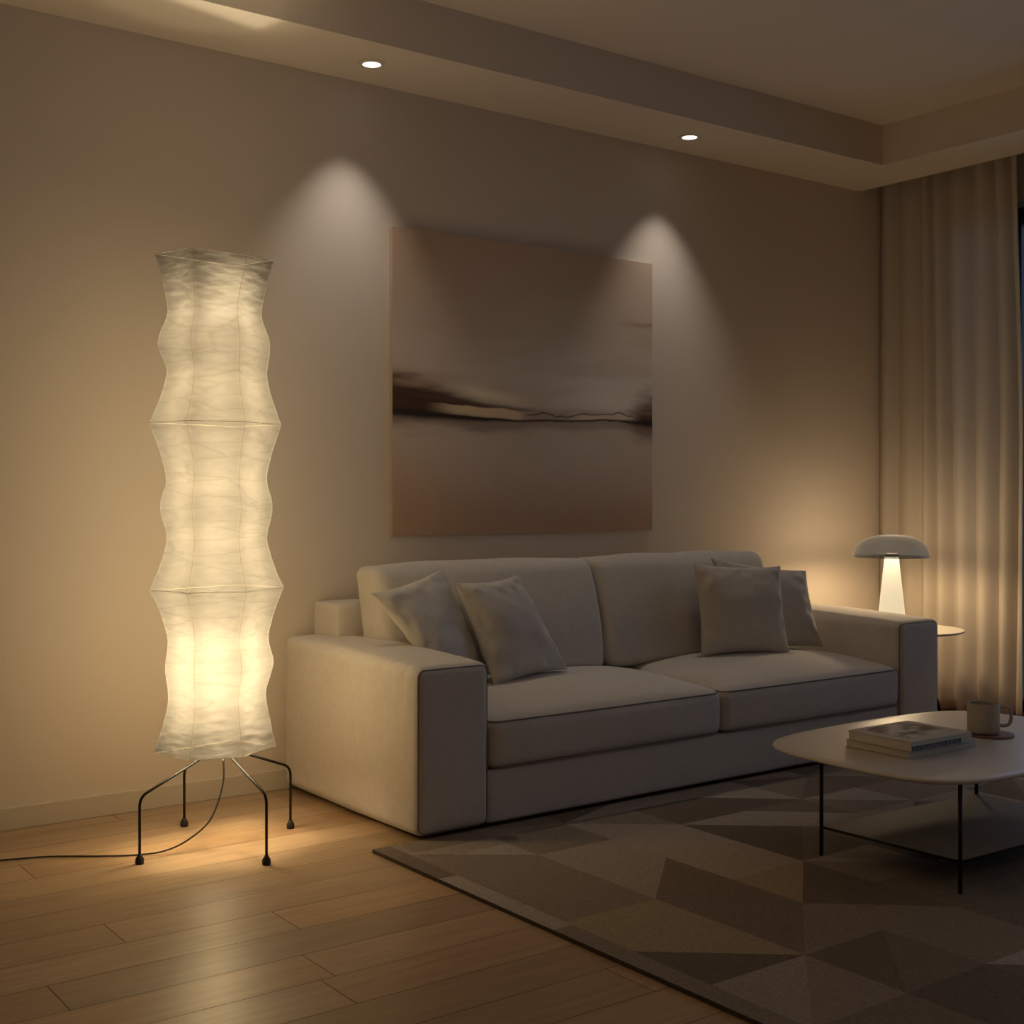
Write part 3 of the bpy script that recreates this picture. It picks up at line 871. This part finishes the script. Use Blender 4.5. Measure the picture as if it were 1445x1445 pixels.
# ------------------------------------------------------------------ books on the coffee table
def book(x0, y0, x1, y1, z0, th, rot, label, cover, spine, printed=False):
    """spine faces the camera side (-y); cover boards, page block, spine"""
    cx, cy2 = (x0+x1)/2, (y0+y1)/2
    b = thing('book', (cx, cy2, z0), label, 'book')
    R = Matrix.Translation(Vector((cx, cy2, z0))) @ Matrix.Rotation(rot, 4, 'Z') @ Matrix.Translation(-Vector((cx, cy2, z0)))
    def bxp(name, lo, hi, m_, par, bev=0.0006):
        bm = bmesh.new(); box_bm(bm, lo, hi, bev, 1); bm.transform(R)
        return link(name, bm_mesh(name, bm), m_, par, False)
    ct_ = 0.0016
    bxp('page_block', (x0+.003, y0+.002, z0+ct_), (x1-.004, y1-.004, z0+th-ct_), M['paper'], b)
    bxp('back_cover', (x0, y0, z0), (x1, y1, z0+ct_), M['cover2'], b)
    sp = bxp('spine', (x0, y0-.001, z0), (x1, y0+.0015, z0+th), spine, b)
    if not printed:
        bxp('front_cover', (x0, y0, z0+th-ct_), (x1, y1, z0+th), cover, b)
    else:
        NXX, NYY = 90, 70
        vs, fs, cs = [], [], []
        for j in range(NYY+1):
            for i in range(NXX+1):
                u, v = i/NXX, j/NYY
                vs.append(R @ Vector((x0+(x1-x0)*u, y0+(y1-y0)*v, z0+th+.0001)))
                f = noise.fractal(Vector((u*2.2+v*1.0, v*4-u*1.5, 3)), 1, 2, 5)
                inside = sstep(0.10, 0.2, u)*sstep(0.95, 0.88, u)*sstep(0.12, 0.2, v)*sstep(0.97, 0.9, v)
                c = (0.48, 0.41, 0.33)
                smoke = sstep(-0.10, 0.65, 0.8*f+0.42*math.exp(-((v-0.5-0.25*(u-.5))/0.15)**2))
                c = lerp(c, (0.13, 0.075, 0.045), smoke*inside*0.95)
                c = lerp(c, (0.60, 0.54, 0.45), 0.5*inside*sstep(0.05, -0.3, f))
                cs.append(c)
        for j in range(NYY):
            for i in range(NXX):
                a = j*(NXX+1)+i; fs.append((a, a+1, a+NXX+2, a+NXX+1))
        bxp('front_cover', (x0, y0, z0+th-ct_), (x1, y1, z0+th), M['cover2'], b)
        me = mesh('cover_print', vs, fs); set_tint(me, cs, 'POINT')
        link('cover_print', me, M['cover1'], b)
        # dark lettering band along the lower half of the spine
        bd = bxp('spine_band', (x0+.004, y0-.0016, z0+.002), (x1-.055, y0-.0009, z0+th*0.52), M['band'], sp, 0)
        bm = bmesh.new(); x = x0+.012
        rr = random.Random(3)
        while x < x1-.07:
            wd = rr.uniform(.003, .008); hh = rr.uniform(.25, .40)*th
            b2 = bmesh.new(); box_bm(b2, (x, y0-.0019, z0+.004), (x+wd*.35, y0-.0015, z0+.003+hh)); box_bm(b2, (x+wd*.35, y0-.0019, z0+.004+hh*.45), (x+wd, y0-.0015, z0+.0052+hh*.5))
            me = bpy.data.meshes.new('t'); b2.to_mesh(me); b2.free(); bm.from_mesh(me); bpy.data.meshes.remove(me)
            x += wd+rr.choice((.0022, .0022, .007))
        bm.transform(R)
        link('spine_lettering', bm_mesh('spine_lettering', bm), M['ink'], bd, False)
    return b
book(3.286, 2.411, 3.628, 2.658, TZ+.0003, 0.0250, 0.0, 'thick plain sand-coloured book lying at the bottom of the pile on the coffee table', M['cover2'], M['spine'])
book(3.276, 2.396, 3.580, 2.640, TZ+.0258, 0.0300, -0.015, 'book with smoky tan cover picture and dark lettered spine band, on top of the pile', M['cover2'], M['spine'], True)

# ------------------------------------------------------------------ mug on a coaster
MX, MY = 3.822, 2.510
co = lathe_me('coaster', [(0, 0), (.078, 0), (.081, .0015), (.081, .0045), (.0795, .006), (.077, .006), (0, .006)], (MX+.012, MY-.012, TZ+.0003), 64)
tag(link('coaster', co, M['coaster'], None, True, (MX+.012, MY-.012, TZ)), 'round reddish-brown coaster under the mug on the coffee table', 'coaster')
mz = TZ+.0068
mug = thing('mug', (MX, MY, mz), 'grey-brown straight-sided stoneware mug with a loop handle on the coaster', 'mug')
link('body', lathe_me('body', [(0, 0), (.044, 0), (.0495, .003), (.052, .010), (.0525, .05), (.052, .100), (.0512, .1022), (.0490, .1015), (.0485, .098), (.0485, .012), (.044, .008), (0, .008)], (MX, MY, mz), 72), M['mug'], mug)
link('coffee', lathe_me('coffee', [(0, .080), (.0484, .080), (.0484, .079), (0, .079)], (MX, MY, mz), 48), M['coffee'], mug)
hp = []
for (r_, z_) in [(.048, .082), (.068, .088), (.085, .084), (.0925, .070), (.0925, .045), (.085, .029), (.068, .024), (.048, .028)]:
    p = Vector((MX, MY, mz+z_))+CR*r_; hp.append(p)
link('handle', tube_me('handle', catmull(hp, 6), 0.0058, 12), M['mug'], mug)

# ------------------------------------------------------------------ side table and mushroom lamp
STX, STY, STZ = 5.365, 3.958, 0.476
st = thing('side_table', (STX, STY, 0), 'small round cream side table with splayed black legs between the sofa and the curtain', 'table')
link('tabletop', lathe_me('tabletop', [(0, -.012), (.262, -.012), (.268, -.012), (.277, -.008), (.280, -.003), (.278, 0), (.272, 0), (.15, 0), (0, 0)], (STX, STY, STZ), 96), M['sidetop'], st)
for k in range(3):
    a = math.radians(-95+120*k)
    d = Vector((math.cos(a), math.sin(a), 0))
    link('leg', tube_me('leg', [Vector((STX, STY, STZ-.012))+d*0.07, Vector((STX, STY, 0.0))+d*0.245], 0.0075, 12), M['black'], st)
MLX, MLY = 5.335, 4.022
ml = thing('mushroom_lamp', (MLX, MLY, STZ), 'lit table lamp with glossy grey mushroom cap and glowing cone stem, on side table', 'lamp')
link('stem', lathe_me('stem', [(0, 0), (.070, 0), (.072, .004), (.0715, .012), (.0345, .356), (.033, .358), (0, .358)], (MLX, MLY, STZ+.0004), 64), M['opal'], ml)
link('stem_glare_cover', lathe_me('stem_glare_cover', [(0, .3585), (.0335, .3585), (.0335, .372), (.03, .375), (0, .375)], (MLX, MLY, STZ), 40), M['black'], ml)  # added dark cover, keeps the lit stem top from showing through the cap
capp = [(.187, .356), (.1868, .366), (.182, .386), (.170, .412), (.150, .434), (.118, .452), (.078, .463), (.035, .4675), (0, .4685)]
inner = [(0, .4645), (.035, .4635), (.078, .459), (.117, .448), (.148, .430), (.167, .409), (.179, .384), (.1835, .366), (.184, .356), (.187, .356)]
link('cap_lining', lathe_me('cap_lining', inner[:-1]+[(.184, .3565)], (MLX, MLY, STZ), 96), M['lining'], ml)
link('cap', lathe_me('cap', capp, (MLX, MLY, STZ), 96), M['cap'], ml)
l = bpy.data.lights.new('mushroom_light', 'POINT'); l.energy = CAP_W; l.color = (1.0, 0.71, 0.40); l.shadow_soft_size = 0.075
o = bpy.data.objects.new('mushroom_light', l); COL.objects.link(o); o.parent = ml; o.location = (0, 0, 0.415)

# ------------------------------------------------------------------ curtain
CX = 5.862
cy0, cy1 = 4.520, 3.628      # left (corner) edge, right (free) edge
NU, NVV = 420, 60
rnd = random.Random(12)
# fold centres with individual widths
folds = []
y = 0.0
while y < 1.0:
    wd = rnd.uniform(0.095, 0.19); folds.append((y, wd, rnd.uniform(0.55, 1.1))); y += wd
def fold(u):
    for a, wd, am in folds:
        if a <= u < a+wd:
            t = (u-a)/wd
            return -am*(math.sin(PI*t)**1.1)*0.5, am
    return 0, 1
verts, faces = [], []
for j in range(NVV+1):
    h = j/NVV; z = 0.012+h*(2.99-0.012)
    for i in range(NU+1):
        u = i/NU
        uu = min(0.999, max(0, u+0.012*math.sin(3.1*h+u*9)*(1-h)))
        f, am = fold(uu)
        amp = 0.088+0.035*(1-h)
        xx = CX+f*amp+0.035+0.006*noise.noise(Vector((u*12, h*1.5, 0)))
        xx -= 0.012*(1-h)*sstep(0.6, 1.0, u)
        yl = cy0+0.004*(1-h); yr = 3.656-0.048*sstep(1, 0.45, h)
        yy = yl+(yr-yl)*u+0.006*noise.noise(Vector((u*10, h*1.2, 5)))*(0 if i in (0,) else 1)
        verts.append((xx, min(yy, 4.522), z))
for j in range(NVV):
    for i in range(NU):
        a = j*(NU+1)+i; faces.append((a, a+1, a+NU+2, a+NU+1))
cur = link('curtain', mesh('curtain', verts, faces), M['curtain'], None, True, (CX, 4.07, 0))
tag(cur, 'floor-length beige pleated curtain hanging in the corner beside the window', 'curtain')
sm = cur.modifiers.new('thickness', 'SOLIDIFY'); sm.thickness = 0.0016

# ------------------------------------------------------------------ recessed downlights
def downlight(x, y, label):
    t = thing('downlight', (x, y, ZS), label, 'ceiling light', 'recessed ceiling spotlights')
    link('trim_ring', lathe_me('trim_ring', [(.036, -.0045), (.044, -.005), (.051, -.003), (.0525, 0), (.036, 0), (.036, -.0045)], (x, y, ZS), 48), M['trimring'], t)
    link('lens', lathe_me('lens', [(0, -.0030), (.036, -.0030), (.036, -.0005), (0, -.0005)], (x, y, ZS), 48), M['disc'], t)
    return t
def spot(parent):
    l = bpy.data.lights.new('spot_light', 'SPOT'); l.energy = SPOT_W; l.color = (1.0, 0.90, 0.80)
    l.spot_size = math.radians(72); l.spot_blend = 0.85; l.shadow_soft_size = 0.015
    o = bpy.data.objects.new('spot_light', l); COL.objects.link(o); o.parent = parent
    o.location = (0, 0, -0.012); return o
d1 = downlight(2.497, 4.312, 'recessed ceiling spotlight nearer the paper lamp, left of the painting')
spot(d1)
r = d1.copy(); COL.objects.link(r); r.location = (4.208, 4.310, ZS)
r['label'] = 'recessed ceiling spotlight farther from the paper lamp, over the right edge of the painting'
for ch in list(d1.children):
    c = ch.copy(); COL.objects.link(c); c.parent = r
